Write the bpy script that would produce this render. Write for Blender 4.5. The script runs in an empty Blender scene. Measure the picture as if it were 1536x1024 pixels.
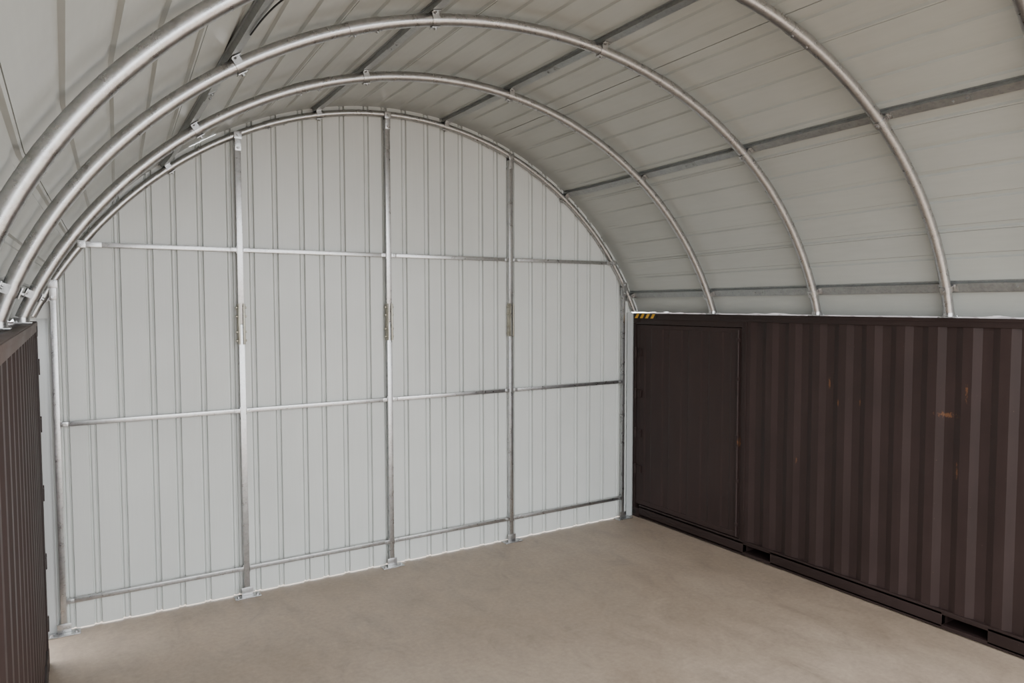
import bpy, bmesh, math, random
from mathutils import Vector, Matrix
random.seed(4)
S = bpy.context.scene
COL = S.collection

# ------------------------------------------------------------------ materials
def base_mat(name, rough=0.5, metal=0.0):
    m = bpy.data.materials.new(name); m.use_nodes = True
    nt = m.node_tree; b = nt.nodes['Principled BSDF']
    b.inputs['Roughness'].default_value = rough
    b.inputs['Metallic'].default_value = metal
    return m, nt, b
def N(nt, t, **kw):
    n = nt.nodes.new(t)
    for k, v in kw.items():
        setattr(n, k, v)
    return n
def pos_mapped(nt, scale):
    g = N(nt, 'ShaderNodeNewGeometry'); mp = N(nt, 'ShaderNodeMapping')
    mp.inputs['Scale'].default_value = scale
    nt.links.new(g.outputs['Position'], mp.inputs['Vector'])
    return mp.outputs['Vector']
def noise(nt, vec, scale, detail=4, rough=0.55, dist=0.0):
    n = N(nt, 'ShaderNodeTexNoise')
    n.inputs['Scale'].default_value = scale; n.inputs['Detail'].default_value = detail
    n.inputs['Roughness'].default_value = rough; n.inputs['Distortion'].default_value = dist
    nt.links.new(vec, n.inputs['Vector'])
    return n.outputs['Fac']
def ramp(nt, fac, stops):
    r = N(nt, 'ShaderNodeValToRGB'); el = r.color_ramp.elements
    while len(el) < len(stops): el.new(0.5)
    for e, (p, c) in zip(el, stops):
        e.position = p; e.color = (c[0], c[1], c[2], 1) if not isinstance(c, (int, float)) else (c, c, c, 1)
    nt.links.new(fac, r.inputs['Fac'])
    return r.outputs['Color']
def mix(nt, fac, a, b, mode='MIX'):
    n = N(nt, 'ShaderNodeMix', data_type='RGBA', blend_type=mode)
    if isinstance(fac, (int, float)): n.inputs['Factor'].default_value = fac
    else: nt.links.new(fac, n.inputs['Factor'])
    for key, v in (('A', a), ('B', b)):
        s = [i for i in n.inputs if i.name == key and i.type == 'RGBA'][0]
        if isinstance(v, tuple): s.default_value = (*v, 1)
        else: nt.links.new(v, s)
    return [o for o in n.outputs if o.type == 'RGBA'][0]
def bump(nt, b, h, strength, dist):
    n = N(nt, 'ShaderNodeBump'); n.inputs['Strength'].default_value = strength
    n.inputs['Distance'].default_value = dist
    nt.links.new(h, n.inputs['Height']); nt.links.new(n.outputs['Normal'], b.inputs['Normal'])

def make_floor():
    m, nt, b = base_mat('concrete', 0.7)
    v = pos_mapped(nt, (1, 1, 1)); v2 = pos_mapped(nt, (1.0, 0.6, 1))
    big = noise(nt, v, 0.7, 5, 0.6, 0.5); mid = noise(nt, v2, 3.4, 9, 0.76, 0.8); fine = noise(nt, v, 26, 4, 0.7)
    c = ramp(nt, big, [(0.3, (0.348, 0.269, 0.203)), (0.55, (0.398, 0.314, 0.242)), (0.75, (0.435, 0.351, 0.277))])
    c2 = ramp(nt, mid, [(0.30, 0.64), (0.43, 0.89), (0.53, 1.0), (0.72, 1.13)])
    c = mix(nt, 0.85, c, c2, 'MULTIPLY')
    c3 = ramp(nt, fine, [(0.3, 0.84), (0.7, 1.08)])
    c = mix(nt, 0.85, c, c3, 'MULTIPLY')
    nt.links.new(c, b.inputs['Base Color'])
    r = ramp(nt, mid, [(0.3, 0.40), (0.7, 0.62)]); nt.links.new(r, b.inputs['Roughness'])
    bump(nt, b, fine, 0.10, 0.004)
    return m
def make_sheet(name, col, vscale, b_strength, var=0.05, rough=0.42):
    m, nt, b = base_mat(name, rough)
    v = pos_mapped(nt, vscale); v1 = pos_mapped(nt, (1, 1, 1))
    st = noise(nt, v, 9, 4, 0.6); big = noise(nt, v1, 1.3, 3)
    c = ramp(nt, st, [(0.25, tuple(x * (1 - var) for x in col)), (0.75, tuple(min(1, x * (1 + var)) for x in col))])
    c2 = ramp(nt, big, [(0.3, 0.95), (0.7, 1.03)])
    c = mix(nt, 1.0, c, c2, 'MULTIPLY')
    nt.links.new(c, b.inputs['Base Color'])
    bump(nt, b, big, b_strength, 0.05)
    return m
def make_galv(name, lo, hi, metal=0.55, rough=0.36, tint=(1, 1, 1)):
    m, nt, b = base_mat(name, rough, metal)
    v = pos_mapped(nt, (1, 1, 1))
    vo = N(nt, 'ShaderNodeTexVoronoi'); vo.inputs['Scale'].default_value = 70
    nt.links.new(v, vo.inputs['Vector'])
    n1 = noise(nt, v, 14, 5, 0.6)
    c = ramp(nt, n1, [(0.25, lo), (0.75, hi)])
    c = mix(nt, 0.12, c, vo.outputs['Color'], 'OVERLAY')
    bw = N(nt, 'ShaderNodeHueSaturation'); bw.inputs['Saturation'].default_value = 0.15
    nt.links.new(c, bw.inputs['Color'])
    c = mix(nt, 1.0, bw.outputs['Color'], tint, 'MULTIPLY')
    nt.links.new(c, b.inputs['Base Color'])
    r = ramp(nt, n1, [(0.3, rough - 0.04), (0.7, rough + 0.06)]); nt.links.new(r, b.inputs['Roughness'])
    return m
def make_brown(name, col, spots=()):
    m, nt, b = base_mat(name, 0.5)
    b.inputs['Specular IOR Level'].default_value = 0.28
    v = pos_mapped(nt, (1, 1, 1)); vs = pos_mapped(nt, (6, 6, 0.7))
    big = noise(nt, v, 1.7, 5, 0.6); st = noise(nt, vs, 3, 5, 0.6)
    c = ramp(nt, big, [(0.3, tuple(x * 0.85 for x in col)), (0.72, tuple(x * 1.2 for x in col))])
    c = mix(nt, 0.5, c, ramp(nt, st, [(0.3, 0.85), (0.7, 1.15)]), 'MULTIPLY')
    ch = noise(nt, v, 55, 2); chm = ramp(nt, ch, [(0.73, 0.0), (0.78, 1.0)])
    c = mix(nt, chm, c, (0.085, 0.055, 0.047))
    g = N(nt, 'ShaderNodeNewGeometry')
    nz = noise(nt, pos_mapped(nt, (40, 40, 14)), 1.6, 5, 0.8)
    for (p, sz) in spots:
        sub = N(nt, 'ShaderNodeVectorMath', operation='SUBTRACT'); sub.inputs[1].default_value = p
        nt.links.new(g.outputs['Position'], sub.inputs[0])
        dv = N(nt, 'ShaderNodeVectorMath', operation='DIVIDE'); dv.inputs[1].default_value = (1.0, sz[0], sz[1])
        nt.links.new(sub.outputs[0], dv.inputs[0])
        ln = N(nt, 'ShaderNodeVectorMath', operation='LENGTH'); nt.links.new(dv.outputs[0], ln.inputs[0])
        k = N(nt, 'ShaderNodeMath', operation='SUBTRACT'); nt.links.new(nz, k.inputs[0])
        mu = N(nt, 'ShaderNodeMath', operation='MULTIPLY'); mu.inputs[1].default_value = 0.28
        nt.links.new(ln.outputs['Value'], mu.inputs[0]); nt.links.new(mu.outputs[0], k.inputs[1])
        mk = ramp(nt, k.outputs[0], [(0.35, 0.0), (0.45, 0.75)])
        c = mix(nt, mk, c, (0.18, 0.080, 0.036))
    nt.links.new(c, b.inputs['Base Color'])
    r = ramp(nt, big, [(0.3, 0.45), (0.7, 0.59)]); nt.links.new(r, b.inputs['Roughness'])
    bump(nt, b, big, 0.12, 0.03)
    return m
def plain(name, col, rough=0.5, metal=0.0):
    m, nt, b = base_mat(name, rough, metal)
    v = pos_mapped(nt, (1, 1, 1)); n = noise(nt, v, 30, 3)
    c = ramp(nt, n, [(0.3, tuple(x * 0.85 for x in col)), (0.7, tuple(min(1, x * 1.12) for x in col))])
    nt.links.new(c, b.inputs['Base Color'])
    return m

SPOTS = [((6.12, 4.16, 1.95), (0.022, 0.09)), ((6.12, 4.05, 1.78), (0.015, 0.05)), ((6.12, 3.09, 1.79), (0.14, 0.035)),
         ((6.12, 2.99, 1.35), (0.018, 0.12)), ((6.12, 2.93, 2.0), (0.016, 0.12)), ((6.10, 5.19, 1.22), (0.025, 0.08)),
         ((6.12, 3.85, 1.80), (0.015, 0.05)), ((6.12, 4.5, 1.15), (0.012, 0.06))]
M = dict(
    floor=make_floor(),
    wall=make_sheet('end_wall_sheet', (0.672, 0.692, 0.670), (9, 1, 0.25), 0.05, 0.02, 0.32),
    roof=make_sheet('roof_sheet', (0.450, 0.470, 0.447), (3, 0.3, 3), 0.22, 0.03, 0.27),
    galv=make_galv('galvanised', 0.39, 0.49, 0.94, 0.29),
    galv_shaded=make_galv('galvanised_shaded', 0.30, 0.39, 0.78, 0.40, (0.96, 1.0, 1.0)),  # galvanised steel of the purlins, their shade put into a darker colour
    zinc=make_galv('yellow_zinc', 0.34, 0.46, 0.7, 0.42, (1.0, 0.95, 0.79)),
    brown=make_brown('brown_paint', (0.0340, 0.0206, 0.0190), SPOTS),
    brown_rail=make_brown('brown_rail_paint', (0.0270, 0.0164, 0.0150), SPOTS[5:6]),
    brown_lit=make_brown('brown_lit_paint', (0.085, 0.056, 0.048)),  # same brown paint, light falling on the rail put into the colour
    black=plain('black_rubber', (0.012, 0.012, 0.013), 0.6),
    dark=plain('dark_void', (0.012, 0.009, 0.008), 0.9),
    yellow=plain('sign_yellow', (0.70, 0.38, 0.03), 0.5),
    flash=make_sheet('flashing_sheet', (0.47, 0.49, 0.49), (9, 1, 0.25), 0.03),
)

# ------------------------------------------------------------------ mesh helpers
def root_loc(o):
    while o.parent: o = o.parent
    return o.location
def obj(name, bm, m, parent=None, smooth=True):
    bmesh.ops.remove_doubles(bm, verts=bm.verts, dist=1e-6)
    bmesh.ops.recalc_face_normals(bm, faces=bm.faces)
    if smooth:
        for f in bm.faces: f.smooth = True
        for e in bm.edges:
            if len(e.link_faces) == 2 and e.calc_face_angle(0) > 0.5: e.smooth = False
    if parent is not None:
        bmesh.ops.translate(bm, verts=bm.verts, vec=-root_loc(parent))
    me = bpy.data.meshes.new(name); bm.to_mesh(me); bm.free()
    me.materials.append(m)
    o = bpy.data.objects.new(name, me); COL.objects.link(o)
    o.parent = parent
    return o
def thing(name, label, cat, loc, group=None):
    o = bpy.data.objects.new(name, None); COL.objects.link(o)
    o.location = loc; o.empty_display_size = 0.1
    o['label'] = label; o['category'] = cat
    if group: o['group'] = group
    return o
def struct(name, bm, m, smooth=True):
    o = obj(name, bm, m, None, smooth); o['kind'] = 'structure'; return o
def bx(bm, x0, x1, y0, y1, z0, z1, bev=0.0, mtx=None):
    x0, x1 = min(x0, x1), max(x0, x1); y0, y1 = min(y0, y1), max(y0, y1); z0, z1 = min(z0, z1), max(z0, z1)
    t = bmesh.new()
    bmesh.ops.create_cube(t, size=1.0)
    for v in t.verts:
        v.co = Vector((x0 + (v.co.x + .5) * (x1 - x0), y0 + (v.co.y + .5) * (y1 - y0), z0 + (v.co.z + .5) * (z1 - z0)))
    if bev > 0:
        bmesh.ops.bevel(t, geom=list(t.edges), offset=bev, segments=2, affect='EDGES', profile=0.6)
    if mtx is not None: bmesh.ops.transform(t, matrix=mtx, verts=t.verts)
    me = bpy.data.meshes.new('t'); t.to_mesh(me); t.free(); bm.from_mesh(me); bpy.data.meshes.remove(me)
def tube(bm, pts, r, n=16, ref=Vector((0, 1, 0)), cap=True):
    pts = [Vector(p) for p in pts]; rings = []
    for i, p in enumerate(pts):
        t = (pts[min(i + 1, len(pts) - 1)] - pts[max(i - 1, 0)]).normalized()
        u = (ref - t * ref.dot(t)).normalized(); w = t.cross(u)
        rings.append([bm.verts.new(p + u * (r * math.cos(2 * math.pi * k / n)) + w * (r * math.sin(2 * math.pi * k / n))) for k in range(n)])
    loft(bm, rings, cap)
def loft(bm, rings, cap=True):
    n = len(rings[0])
    for a, b in zip(rings, rings[1:]):
        for k in range(n): bm.faces.new((a[k], a[(k + 1) % n], b[(k + 1) % n], b[k]))
    if cap:
        bm.faces.new(rings[0]); bm.faces.new(rings[-1])
def cyl(bm, p, axis, r, h, n=6):
    p = Vector(p); a = Vector(axis).normalized()
    ref = Vector((0, 0, 1)) if abs(a.z) < .9 else Vector((1, 0, 0))
    tube(bm, [p, p + a * h], r, n, ref)
def bolt(p, axis, parent, m='galv', r=0.011, h=0.010):
    bm = bmesh.new(); a = Vector(axis).normalized()
    cyl(bm, p, a, r * 1.5, 0.003, 14); cyl(bm, Vector(p) + a * 0.003, a, r, h, 6)
    return obj('bolt', bm, M[m], parent)

# ------------------------------------------------------------------ dimensions (metres; camera stands at x=0, y=0)
CX, CZ, R = 2.95, 1.11, 3.505        # roof arc at the end wall
RT = 0.040                           # rib tube radius
ECX, ECZ, ER, ERT = 2.935, 1.113, 3.502, 0.031   # end arch
WALL_Y = 6.92; YP = 6.882            # cladding plane, plane of posts
SH = RT + 0.0365                     # roof sheet sits this far outside the rib axis
RS = R + SH
XL, XR, H = -0.18, 6.10, 2.59        # container faces, container height
FRONT = 0.55                         # open end of the roof

# roof section: a circular arc at the end wall easing into a flatter topped arch towards the open end
ZB = 2.55
AM = math.acos((ZB - CZ) / R)
EZ, EB = 2.20, 2.45; EM = math.acos((ZB - EZ) / EB); EAL, EAR = 3.32, 3.22
def half_table(f, am, n=500):
    p = [f(am * i / n) for i in range(n + 1)]; l = [0]
    for a, b in zip(p, p[1:]): l.append(l[-1] + math.hypot(b[0] - a[0], b[1] - a[1]))
    T = l[-1]; out = []; j = 0
    for k in range(n + 1):
        q = T * k / n
        while j < n - 1 and l[j + 1] < q: j += 1
        u = (q - l[j]) / max(1e-9, l[j + 1] - l[j]); u = min(max(u, 0), 1)
        out.append((p[j][0] + (p[j + 1][0] - p[j][0]) * u, p[j][1] + (p[j + 1][1] - p[j][1]) * u))
    return out
TC = half_table(lambda a: (R * math.sin(a), CZ + R * math.cos(a)), AM)
TL = half_table(lambda a: (EAL * math.sin(a), EZ + EB * math.cos(a)), EM)
TR = half_table(lambda a: (EAR * math.sin(a), EZ + EB * math.cos(a)), EM)
def look(tab, t):
    t = min(max(t, 0), 1) * 500; i = min(int(t), 499); u = t - i
    return tab[i][0] + (tab[i + 1][0] - tab[i][0]) * u, tab[i][1] + (tab[i + 1][1] - tab[i][1]) * u
def sec(t, y):
    w = min(max((6.4 - y) / 3.1, 0), 1); s = 1 if t >= 0 else -1
    c = look(TC, abs(t)); e = look(TR if s > 0 else TL, abs(t))
    return CX + s * ((1 - w) * c[0] + w * e[0]), (1 - w) * c[1] + w * e[1]
def frame(t, y):
    a = sec(max(t - .004, -1), y); b = sec(min(t + .004, 1), y)
    tg = Vector((b[0] - a[0], 0, b[1] - a[1])).normalized()
    return tg, Vector((-tg.z, 0, tg.x))
def pt(t, y, off=0.0):
    x, z = sec(t, y); tg, n = frame(t, y)
    return Vector((x, y, z)) + n * off
def eapt(a, y=YP, off=0.0): return Vector((ECX + (ER + off) * math.sin(a), y, ECZ + (ER + off) * math.cos(a)))

# ------------------------------------------------------------------ setting
bm = bmesh.new()
vs = [bm.verts.new(p) for p in ((-30, -30, 0), (36, -30, 0), (36, 36, 0), (-30, 36, 0))]; bm.faces.new(vs)
struct('floor', bm, M['floor'], False)

def wall_profile(x0, x1):
    # sheets with paired pressed lines, alternating wide and narrow pans
    pts = []; k = 0; x = -0.9
    while x < x1 + .3:
        p = (0.250, 0.190, 0.215)[k % 3]
        e = x + p - 0.062
        pts += [(x + q, 0.0) for q in (0, .03, .06, .09, .12) if x + q < e - .01]
        pts += [(e, 0.0), (e + .006, 0.026), (e + .0135, 0.026), (e + .021, 0.012), (e + .031, 0.010), (e + .041, 0.012), (e + .0485, .026), (e + .056, .026), (e + .062, 0)]
        x += p; k += 1
    pts = [p for p in pts if x0 < p[0] < x1]
    return [(x0, 0.0)] + pts + [(x1, 0.0)]
def wall_top(x):
    d = abs(x - CX); rr = RS + 0.020
    if 0.95 < x < 1.25: rr = RS - 0.003
    return max(2.60, CZ + math.sqrt(max(0, rr * rr - d * d)))
def wall_seg(bm, x0, x1, zb):
    prev = None
    for x, dy in wall_profile(x0, x1):
        a = bm.verts.new((x, WALL_Y + dy, zb)); b = bm.verts.new((x, WALL_Y + dy, wall_top(x)))
        if prev: bm.faces.new((prev[0], a, b, prev[1]))
        prev = (a, b)
bm = bmesh.new()
wall_seg(bm, -0.28, 6.085, 0.008)
wall_seg(bm, 6.085, 6.24, 2.605)
wall_seg(bm, -0.36, -0.28, 2.605)
struct('wall_back', bm, M['wall'])

# roof sheet, trapezoid ribs running along the depth; its lower edge is slightly ragged
bm = bmesh.new()
LH = R * AM
pitch = 0.236; k = 0
L = LH * 0.985; s = -LH * 0.9895
events = [(1.0500, 0), (1.0506, .020), (1.0580, .020), (1.0586, 0)]
while s < L:
    events += [(s, 0), (s + 0.05, 0), (s + 0.1, 0), (s + 0.150, 0), (s + 0.160, .015), (s + 0.186, .015), (s + 0.196, 0)]
    if k % 4 == 2: events += [(s + 0.2080, 0), (s + 0.2085, .008), (s + 0.2110, .008), (s + 0.2115, -0.001), (s + 0.232, 0)]
    s += pitch; k += 1
events = sorted(e for e in events if -LH * .985 < e[0] < L)
ys = [FRONT + i * (6.965 - FRONT) / 58 for i in range(59)]
def edge_t(y, s, z):
    lo, hi = .97, 1.0
    for _ in range(24):
        mid = (lo + hi) / 2
        if pt(s * mid, y, SH).z > z: lo = mid
        else: hi = mid
    return s * lo
rnd = random.Random(9)
def edge_row(s):
    return [bm.verts.new(pt(edge_t(y, s, rnd.choice((2.598, 2.598, 2.599, 2.597, 2.597, 2.606, 2.611))), y, SH)) for y in ys]
def rib_fade(y): return 1.0 if y < 6.45 else max(0.0, (6.85 - y) / .4)
rows = [edge_row(-1)]
for s, d in events: rows.append([bm.verts.new(pt(s / LH, y, SH + d * rib_fade(y))) for y in ys])
rows.append(edge_row(1))
for a, b in zip(rows, rows[1:]):
    for i in range(len(ys) - 1): bm.faces.new((a[i], b[i], b[i + 1], a[i + 1]))
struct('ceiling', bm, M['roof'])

# corner flashings beside the containers
bm = bmesh.new(); bx(bm, 6.000, 6.082, 6.895, 6.899, 0.0, 2.60); bx(bm, 6.082, 6.086, 6.880, 6.899, 0.0, 2.585)
struct('trim_1', bm, M['flash'])
bm = bmesh.new(); bx(bm, -0.20, -0.125, 6.905, 6.909, 0.0, 2.60); bx(bm, -0.129, -0.125, 6.88, 6.909, 0.0, 2.60)
struct('trim_2', bm, M['flash'])

# ------------------------------------------------------------------ purlins
PT = [math.asin(dx / (R + RT)) / AM for dx in (-3.125, -2.10, -0.85, 0.515, 2.085, 3.11)]
def solve_t(x, y):
    lo, hi = -.9, .9
    for _ in range(40):
        mid = (lo + hi) / 2
        if sec(mid, y)[0] < x: lo = mid
        else: hi = mid
    return lo
def tpf(i, y):
    # the high left purlin lies straight, drifting slightly towards the ridge at the open end
    if i == 1: return solve_t(0.80 + (6.9 - y) * 0.024, y)
    return PT[i]
PL = ['lowest galvanised purlin along the left edge above the left container',
      'dark purlin high on the left of the roof with a black cable on it',
      'roof purlin just left of the ridge above the middle post',
      'roof purlin just right of the ridge, third up from the right container',
      'roof purlin on the right haunch, midway between ridge and right container',
      'lowest galvanised purlin just above the right container top']
PYS = [FRONT + .05, 1.5, 2.3, 3.1, 3.7, 4.3, 5.0, 5.6, 6.4, 6.915]
for pi, lab in enumerate(PL):
    r0 = RT + 0.001
    t = thing('roof_purlin', lab, 'purlin', pt(tpf(pi, FRONT + .05), FRONT + .05, r0), 'roof purlins')
    w, d, th = 0.034, 0.034, 0.003
    loc = [(-w, 0), (w, 0), (w, d - th), (w + .016, d - th), (w + .016, d), (w - th, d), (w - th, th), (-w + th, th), (-w + th, d), (-w - .016, d), (-w - .016, d - th), (-w, d - th)]
    def ring(bm, l2, y):
        tp = tpf(pi, y); tg, e = frame(tp, y); p = pt(tp, y, r0)
        return [bm.verts.new(p + tg * a + e * b) for a, b in l2]
    bm = bmesh.new(); loft(bm, [ring(bm, loc, y) for y in PYS])
    obj('channel', bm, M['galv_shaded'], t)
    for yj in (2.55, 4.95):
        bm = bmesh.new(); l2 = [(-w + .004, -.0045), (w - .004, -.0045), (w - .004, -.0004), (-w + .004, -.0004)]
        loft(bm, [ring(bm, l2, yj - .07), ring(bm, l2, yj + .07)])
        pl = obj('lap_plate', bm, M['galv_shaded'], t)
        tg, e = frame(tpf(pi, yj), yj)
        for dy in (-.045, .045): bolt(pt(tpf(pi, yj), yj + dy, r0 - .0046), -e, pl, 'galv_shaded', .008, .006)

# ------------------------------------------------------------------ ribs
def clamp(t, c, tg, e, rt, reach, holes=True, gusset=False):
    mt = Matrix(((tg.x, 0, e.x, c.x), (0, 1, 0, c.y), (tg.z, 0, e.z, c.z), (0, 0, 0, 1)))
    bm = bmesh.new()
    tube(bm, [c - tg * .024, c + tg * .024], rt + .005, 16)
    for s in (-1, 1):
        bx(bm, -.024, .024, s * (rt + .001), s * (rt + .006), -.004, reach, 0, mt)
        wing = .085 if gusset else .034
        bx(bm, -.028, .028, s * (rt + .001), s * (rt + wing), reach - .006, reach, .001, mt)
    bx(bm, -.03, .03, -.022, .022, -rt - .011, -rt - .004, .002, mt)
    o = obj('clamp', bm, M['galv'], t)
    bolt(c - e * (rt + .0105), -e, o)
    if holes:
        for s in (-1, 1): bolt(c + e * (reach - .007) + Vector((0, s * (rt + (.055 if gusset else .021)), 0)), -e, o, 'galv', .007, .006)
def foot(t, p, s, rt):
    bm = bmesh.new()
    bx(bm, p.x - .055, p.x + .045, p.y - .06, p.y + .06, H, H + .008, .002) if s > 0 else bx(bm, p.x - .045, p.x + .055, p.y - .06, p.y + .06, H, H + .008, .002)
    cyl(bm, (p.x, p.y, H + .008), (0, 0, 1), rt + .004, .03, 20)
    fp = obj('foot_plate', bm, M['galv'], t)
    for q in (-.050, .050): bolt((p.x + s * .028, p.y + q, H + .008), (0, 0, 1), fp, 'galv', .006, .007)
def rib(y0, label, skew=0.0):
    def yy(t): return y0 + skew * (sec(t, y0)[0] - CX)
    tm = 0.9802
    t = thing('arch_rib', label, 'arch rib', pt(-tm, yy(-tm)), 'roof arches')
    bm = bmesh.new(); n = 96
    tube(bm, [pt(-tm + 2 * tm * i / n, yy(-tm + 2 * tm * i / n)) for i in range(n + 1)], RT, 20)
    obj('tube', bm, M['galv'], t)
    for tj in (-0.33, 0.30):
        bm = bmesh.new(); tube(bm, [pt(tj + (i - 3) * .009, yy(tj + (i - 3) * .009)) for i in range(7)], RT + .0035, 20)
        sl = obj('sleeve', bm, M['galv'], t)
        for q in (0.019, -0.019):
            tg, e = frame(tj + q, y0); bolt(pt(tj + q, yy(tj + q), -RT - .003), -e, sl, 'galv', .008, .006)
    for s in (-1, 1): foot(t, pt(s * tm, yy(s * tm)), s, RT)
    for i in range(6):
        tp = tpf(i, yy(PT[i])); tg, e = frame(tp, yy(tp)); clamp(t, pt(tp, yy(tp)), tg, e, RT, RT, True, i == 0)
# arch on the end wall
am = math.acos((H + .030 - ECZ) / ER)
t = thing('arch_rib', 'slim galvanised arch tube lying against the corrugated end wall', 'arch rib', eapt(-am), 'roof arches')
bm = bmesh.new(); tube(bm, [eapt(-am + 2 * am * i / 96) for i in range(97)], ERT, 20); obj('tube', bm, M['galv'], t)
for aj in (-0.36, 0.33):
    bm = bmesh.new(); tube(bm, [eapt(aj + (i - 3) * .010) for i in range(7)], ERT + .0035, 20); sl = obj('sleeve', bm, M['galv'], t)
    for q in (0.022, -0.022):
        bolt(eapt(aj + q, YP, -ERT - .003), (-math.sin(aj + q), 0, -math.cos(aj + q)), sl, 'galv', .008, .006)
for i in range(6):
    p = pt(tpf(i, YP), YP, RT); a = math.atan2(p.x - ECX, p.z - ECZ)
    e = Vector((math.sin(a), 0, math.cos(a))); tg = Vector((math.cos(a), 0, -math.sin(a)))
    clamp(t, eapt(a), tg, e, ERT, math.hypot(p.x - ECX, p.z - ECZ) - ER, False)
rib(5.60, 'first free standing roof arch in front of the end wall')
rib(4.30, 'second roof arch from the end wall, running below the ridge near the top')
rib(3.09, 'thick looking nearest full arch rib sweeping up from the left edge')
rib(1.64, 'arch rib cut by the top right corner of the picture', 0.19)

# ------------------------------------------------------------------ end wall posts
def earch(x): return ECZ + math.sqrt(ER * ER - (x - ECX) ** 2)
PX = [-0.083, 1.362, 2.800, 4.258, 5.915]
PLAB = ['short galvanised edge post beside the left container', 'galvanised wall post nearest the left edge post, with splice plates at mid height',
        'tallest galvanised post under the ridge of the end wall', 'galvanised wall post right of the ridge post, left of the right bay',
        'slim galvanised edge post beside the right container']
for i, (x, lab) in enumerate(zip(PX, PLAB)):
    t = thing('wall_post', lab, 'post', (x, YP, 0), 'end wall posts')
    edge = i in (0, 4)
    ztop = earch(x) - (0.04 if edge else 0.05)
    w = .021 if edge else .025
    zs = 2.53
    if edge:
        bm = bmesh.new(); bx(bm, x - w, x + w, YP - w, YP + w, .010, ztop, .003); obj('tube', bm, M['galv'], t)
    else:
        bm = bmesh.new(); bx(bm, x - w, x + w, YP - w, YP + w, .010, zs - .001, .003); obj('lower_tube', bm, M['galv'], t)
        bm = bmesh.new(); bx(bm, x - w, x + w, YP - w, YP + w, zs + .001, ztop, .003); obj('upper_tube', bm, M['galv'], t)
        for s in (-1, 1):
            bm = bmesh.new()
            bx(bm, x + s * w, x + s * (w + .006), YP - w - .016, YP + w - .004, 2.345, 2.715, .0015)
            bx(bm, x + s * (w - .012), x + s * (w + .006), YP - w - .016, YP - w - .011, 2.345, 2.715, .0015)
            sp = obj('splice_plate', bm, M['zinc'], t)
            for z in (2.38, 2.46, 2.60, 2.68): bolt((x + s * (w + .006), YP - .012, z), (s, 0, 0), sp, 'zinc', .010, .012)
    bm = bmesh.new()
    bx(bm, x - .115, x + .115, YP - .085, YP + .025, 0, .009, .002)
    bx(bm, x - .05, x + .05, YP - w - .007, YP - w - .001, .009, .085, .002)
    fp = obj('base_plate', bm, M['galv'], t)
    for q in (-.085, .085): bolt((x + q, YP - .05, .009), (0, 0, 1), fp, 'galv', .012, .014)
    bm = bmesh.new(); z = earch(x)
    for s in (-1, 1):
        bx(bm, x - .026, x + .026, YP + s * (ERT + .001), YP + s * (ERT + .005), ztop - .10, z + .018, .001)
    bx(bm, x - .034, x + .034, YP - ERT - .010, YP - ERT - .005, z - .045, z + .02, .002)
    hb = obj('head_bracket', bm, M['galv'], t)
    bolt((x, YP - ERT - .010, z - .012), (0, -1, 0), hb, 'galv', .012, .012)
    bolt((x, YP - ERT - .005, ztop - .075), (0, -1, 0), hb, 'galv', .009, .009)

# ------------------------------------------------------------------ end wall rails
ROWS = [('top', 3.205), ('middle', 1.735), ('bottom', 0.262)]
BAY = ['in the bay next to the left container', 'in the bay left of the ridge post', 'in the bay right of the ridge post', 'in the bay next to the right container']
for rn, z in ROWS:
    for b in range(4):
        wl = .021 if b == 0 else .025; wr = .021 if b == 3 else .025
        x0, x1 = PX[b] + wl, PX[b + 1] - wr
        dxa = math.sqrt(ER * ER - (z - ECZ) ** 2) if rn == 'top' else 0
        la = lb = False
        if rn == 'top' and b == 0: x0 = ECX - dxa + .115; la = True
        if rn == 'top' and b == 3: x1 = ECX + dxa - .07; lb = True
        t = thing('wall_rail', f'{rn} row horizontal galvanised rail {BAY[b]}', 'rail', ((x0 + x1) / 2, YP, z), 'end wall rails')
        bm = bmesh.new(); h = .019
        bx(bm, x0 + .002, x1 - .002, YP - h - .003, YP + h - .003, z - h, z + h, .003)
        obj('tube', bm, M['galv'], t)
        for xe, s, arch in ((x0, 1, la), (x1, -1, lb)):
            bm = bmesh.new()
            if arch:
                xa = ECX - s * dxa
                bx(bm, xe - s * .10 if s > 0 else xe - .03, xe + .03 if s > 0 else xe + .06, YP - h - .009, YP - h - .004, z - .022, z + .022, .002)
                bx(bm, xa - .03, xa + .03, YP - ERT - .008, YP - ERT - .002, z - .03, z + .03, .002)
                bk = obj('end_bracket', bm, M['galv'], t)
                bolt((xa, YP - ERT - .008, z), (0, -1, 0), bk, 'galv', .011, .010)
                bolt((xe - s * .03, YP - h - .009, z), (0, -1, 0), bk, 'galv', .009, .008)
            else:
                bx(bm, xe + s * .001, xe + s * .006, YP - .024, YP + .02, z - .034, z + .034, .001)
                bx(bm, xe + s * .001, xe + s * .055, YP - h - .008, YP - h - .0035, z - .018, z + .018, .001)
                bk = obj('end_bracket', bm, M['galv'], t)
                bolt((xe + s * .032, YP - h - .008, z), (0, -1, 0), bk, 'galv', .008, .007)

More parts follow.
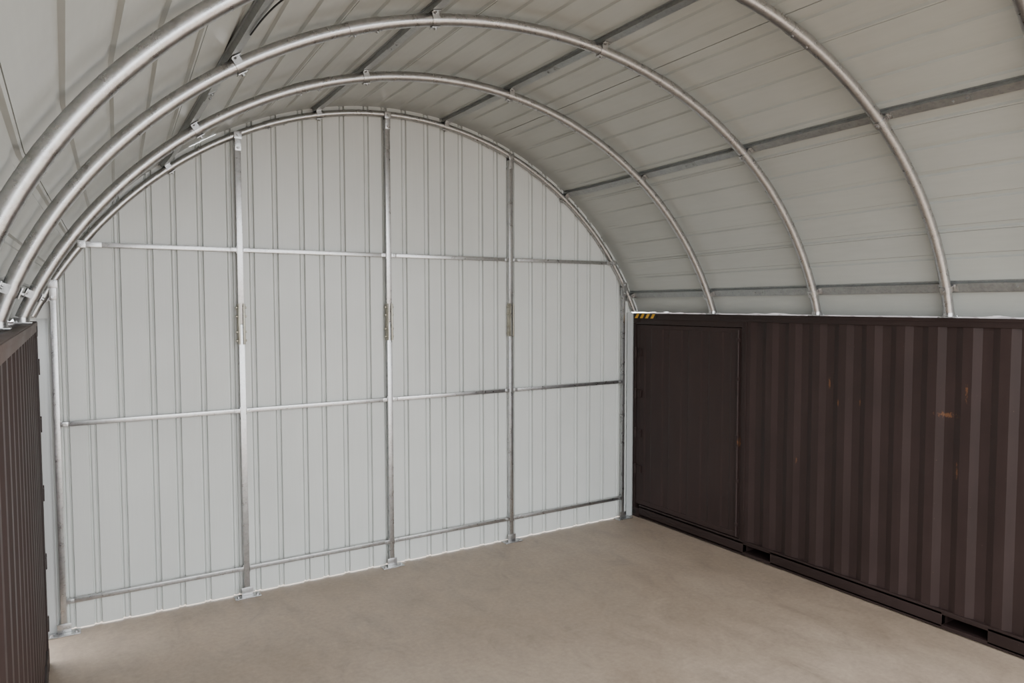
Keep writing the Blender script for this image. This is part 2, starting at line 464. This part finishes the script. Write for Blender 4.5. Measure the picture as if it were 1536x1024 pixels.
# ------------------------------------------------------------------ containers
def corr(y0, y1, d0=0.010, d1=0.034):
    pts = [(y1, d0)]; y = y1 - 0.05
    pts.append((y, d0))
    while y - 0.272 > y0:
        pts += [(y - .060, d1), (y - .136, d1), (y - .196, d0), (y - .272, d0)]; y -= 0.272
    pts.append((y0, d0))
    return pts
def container(label, xf, d, y0, y1, door):
    W = 2.44; xb = xf + d * W
    t = thing('shipping_container', label, 'container', ((xf + xb) / 2, (y0 + y1) / 2, 0), 'shipping containers')
    def B(bm, a, b, ya, yb, za, zb, bev=0.004): bx(bm, xf + d * a, xf + d * b, ya, yb, za, zb, bev)
    ca, cb = y0 + .178, y1 - .178
    yc = (y0 + y1) / 2; pk = [(yc - 1.03 - .175, yc - 1.03 + .175), (yc + 1.03 - .175, yc + 1.03 + .175)]
    top_m = M['brown_rail'] if door else M['brown_lit']  # left container's top rails take the painted-in lit tone
    for inner in (True, False):
        o0, o1 = (0.0, .055) if inner else (W - .055, W)
        bm = bmesh.new()
        B(bm, o0, o1, ca, cb, .128, .168); B(bm, o0, o1, ca, cb, .012, .044)
        ed = [ca, pk[0][0], pk[0][1], pk[1][0], pk[1][1], cb]
        for i in (0, 2, 4): B(bm, o0, o1, ed[i], ed[i + 1], .026, .150, 0.002)
        obj('bottom_rail', bm, M['brown_rail'], t)
        bm = bmesh.new(); B(bm, o0, o1, ca, cb, 2.515, 2.588, .006)
        if inner: B(bm, -.006, .0, ca, cb, 2.560, 2.584, .002)
        obj('top_rail', bm, top_m, t)
    for (pa, pb) in pk:
        bm = bmesh.new()
        B(bm, .004, W - .004, pa - .006, pa, .040, .130, 0); B(bm, .004, W - .004, pb, pb + .006, .040, .130, 0)
        B(bm, .056, W - .056, pa, pb, .132, .138, 0); B(bm, .056, W - .056, pa, pb, .034, .040, 0)
        obj('forklift_pocket', bm, M['brown_rail'], t)
    for ye, s in ((y0, 1), (y1, -1)):
        for a in (0.0, W - .10):
            bm = bmesh.new(); B(bm, a, a + .10, ye + s * .002, ye + s * .10, .118, 2.472, .008)
            obj('corner_post', bm, M['brown_rail'], t)
        for a in (-.003, W - .159):
            for z in (0, H - .118):
                bm = bmesh.new(); B(bm, a, a + .162, ye - s * .002, ye + s * .176, z, z + .118, .010)
                cs = obj('corner_casting', bm, M['brown_rail'], t)
                bm = bmesh.new(); xo = xf + d * (a - .0008 if a < 1 else a + .1628); yo = ye + s * .089
                n = 20; rg = [bm.verts.new((xo, yo + .040 * math.cos(2 * math.pi * k / n), z + .059 + .027 * math.sin(2 * math.pi * k / n))) for k in range(n)]
                bm.faces.new(rg); obj('aperture_shade', bm, M['dark'], cs)  # flat dark disc painted for the shade inside the casting hole
        bm = bmesh.new(); B(bm, .159, W - .159, ye + s * .002, ye + s * .09, 2.47, 2.588)
        obj('end_header', bm, M['brown_rail'], t)
        bm = bmesh.new(); B(bm, .159, W - .159, ye + s * .002, ye + s * .09, .022, .15)
        obj('end_sill', bm, M['brown_rail'], t)
        bm = bmesh.new(); prev = None
        for q, dd in corr(.10, W - .10):
            v = [bm.verts.new((xf + d * q, ye + s * (dd + .012), z)) for z in (.148, 2.472)]
            if prev: bm.faces.new((prev[0], v[0], v[1], prev[1]))
            prev = v
        obj('end_panel', bm, M['brown'], t, False)
    ydoor = y1 - 1.77 if door else y1 - .10
    for inner in (True, False):
        bm = bmesh.new(); prev = None
        yy1 = (ydoor - .06 if door else ydoor) if inner else y1 - .10
        for y, dd in corr(y0 + .10, yy1):
            xx = xf + d * dd if inner else xb - d * dd
            v = [bm.verts.new((xx, y, z)) for z in (.160, 2.520)]
            if prev: bm.faces.new((prev[0], v[0], v[1], prev[1]))
            prev = v
        obj('side_panel', bm, M['brown'], t, False)
    # roof: cross corrugations standing a little proud of the rails
    bm = bmesh.new(); prev = None
    for y, dd in corr(y0 + .09, y1 - .09, -.008, .016):
        v = [bm.verts.new((xf + d * q, y, H - e)) for q, e in ((.05, .012), (.20, .012), (.26, dd), (W - .26, dd), (W - .05, .012))]
        if prev:
            for i in range(4): bm.faces.new((prev[i], v[i], v[i + 1], prev[i + 1]))
        prev = v
    obj('roof_panel', bm, M['brown'], t, False)
    bm = bmesh.new(); B(bm, .057, W - .057, y0 + .1, y1 - .1, .150, .166, 0); obj('deck', bm, M['dark'], t)
    if door:
        bm = bmesh.new(); B(bm, .0, .055, ydoor - .06, ydoor, .166, 2.516, .006); obj('door_jamb', bm, M['brown_rail'], t)
        bm = bmesh.new(); B(bm, .004, .05, ydoor + .001, y1 - .101, 2.452, 2.516, .005); obj('door_header', bm, M['brown_rail'], t)
        bm = bmesh.new(); ya, yb = ydoor + .006, y1 - .108; za, zb = .176, 2.446
        B(bm, .008, .035, ya, ya + .06, za, zb, .006); B(bm, .008, .035, yb - .06, yb, za, zb, .006)
        B(bm, .008, .035, ya + .05, yb - .05, za, za + .06, .006); B(bm, .008, .035, ya + .05, yb - .05, zb - .05, zb, .006)
        prev = None; cols = [(ya + .05, .0105)]
        nsw = 5; wd = (yb - ya - .10) / nsw
        for i in range(nsw):
            q = ya + .05 + i * wd
            cols += [(q + wd * .28, .0105), (q + wd * .36, .018), (q + wd * .64, .018), (q + wd * .72, .0105)]
        cols.append((yb - .05, .0105))
        for q, dd in cols:
            v = [bm.verts.new((xf + d * dd, q, z)) for z in (za + .03, zb - .03)]
            if prev: bm.faces.new((prev[0], v[0], v[1], prev[1]))
            prev = v
        dr = obj('side_door', bm, M['brown'], t, False)
        for z in (.62, 1.08, 1.58, 2.10):
            bm = bmesh.new()
            B(bm, -.004, .008, yb - .10, yb - .015, z - .045, z + .045, .003); B(bm, -.002, .004, yb + .012, yb + .08, z - .04, z + .04, .002)
            cyl(bm, (xf - d * .004, yb + .002, z - .06), (0, 0, 1), .014, .12, 12)
            obj('hinge', bm, M['brown'], dr)
        bm = bmesh.new(); cyl(bm, (xf - d * .006, ya + .032, za + .02), (0, 0, 1), .011, zb - za - .04, 12)
        for z in (.32, .80, 1.9, 2.32): B(bm, -.018, .010, ya + .012, ya + .052, z - .018, z + .018, .003)
        obj('lock_rod', bm, M['brown'], dr)
        bm = bmesh.new(); B(bm, -.024, -.002, ya + .012, ya + .055, 1.17, 1.29, .006); B(bm, -.028, -.018, ya + .022, ya + .044, 1.14, 1.20, .004)
        obj('latch', bm, M['brown_rail'], dr)
        s0, s1, z0, z1 = y1 - .48, y1 - .085, 2.528, 2.582
        bm = bmesh.new(); B(bm, -.0085, -.0065, s0, s1, z0, z1, 0)
        st = obj('hazard_sticker', bm, M['black'], t); st['label'] = 'black and yellow diagonal striped sticker'
        bm = bmesh.new(); xs = xf - d * .0092
        wd = (s1 - s0) / 4.2
        for i in range(4):
            q = s1 - .005 - i * wd
            bm.faces.new([bm.verts.new((xs, *p)) for p in ((q, z0), (q - .048, z0), (q - .086, z1), (q - .038, z1))])
        obj('stripes', bm, M['yellow'], st, False)
    else:
        for z in (.30, .78, 1.30, 1.82, 2.25):
            bm = bmesh.new()
            B(bm, -.006, .03, y1 - .045, y1 + .004, z - .045, z + .045, .004); cyl(bm, (xf + d * .002, y1 + .006, z - .06), (0, 0, 1), .010, .12, 12)
            obj('hinge_lug', bm, M['brown_rail'], t)
    return t
container('dark brown container on the right with flush side door and striped sticker', XR, 1, 0.89, 6.95, True)
container('dark brown corrugated container cut off by the left picture edge', XL, -1, 0.30, 6.36, False)

# ------------------------------------------------------------------ loose cable by the left purlin
bm = bmesh.new()
ctrl = [(.002, 3.95, .034), (.004, 3.78, .032), (.009, 3.62, .028), (.018, 3.50, .022), (.032, 3.44, .024), (.050, 3.42, .045), (.062, 3.38, .058), (.070, 3.32, .062)]
cp = [pt(tpf(1, y) + a, y, o) for a, y, o in ctrl]; pts = []
for i in range(len(cp) - 1):
    p0, p1, p2, p3 = cp[max(i - 1, 0)], cp[i], cp[i + 1], cp[min(i + 2, len(cp) - 1)]
    for k in range(6):
        u = k / 6
        pts.append(.5 * ((2 * p1) + (p2 - p0) * u + (2 * p0 - 5 * p1 + 4 * p2 - p3) * u * u + (3 * p1 - p0 - 3 * p2 + p3) * u ** 3))
pts.append(cp[-1])
tube(bm, pts, .0045, 8, Vector((0, 0, 1)))
c = obj('cable', bm, M['black']); c['label'] = 'loose black cable tied along the high left roof purlin'; c['category'] = 'cable'

# ------------------------------------------------------------------ light: overcast sky through the open end
w = bpy.data.worlds.new('World'); S.world = w; w.use_nodes = True
nt = w.node_tree; bg = nt.nodes['Background']
tc = N(nt, 'ShaderNodeTexCoord'); sx = N(nt, 'ShaderNodeSeparateXYZ'); nt.links.new(tc.outputs['Generated'], sx.inputs[0])
cr = ramp(nt, sx.outputs['Z'], [(0.0, (0.91, 0.94, 0.97)), (0.6, (0.98, 1.0, 1.02))])
nt.links.new(cr, bg.inputs['Color']); bg.inputs['Strength'].default_value = 6.0

# ------------------------------------------------------------------ camera
cam = bpy.data.cameras.new('Camera'); co = bpy.data.objects.new('Camera', cam); COL.objects.link(co)
cam.sensor_width = 36; cam.lens = 36 * 1076 / 1536; cam.clip_start = 0.05
fwd = Vector((.5276, .8481, -.0524)).normalized(); up = Vector((.0294, .0434, .9986))
right = fwd.cross(up).normalized(); up = right.cross(fwd)
m = Matrix.Identity(4)
for i in range(3): m[i][0] = right[i]; m[i][1] = up[i]; m[i][2] = -fwd[i]
m.translation = Vector((0, 0, 2.71)); co.matrix_world = m
S.camera = co
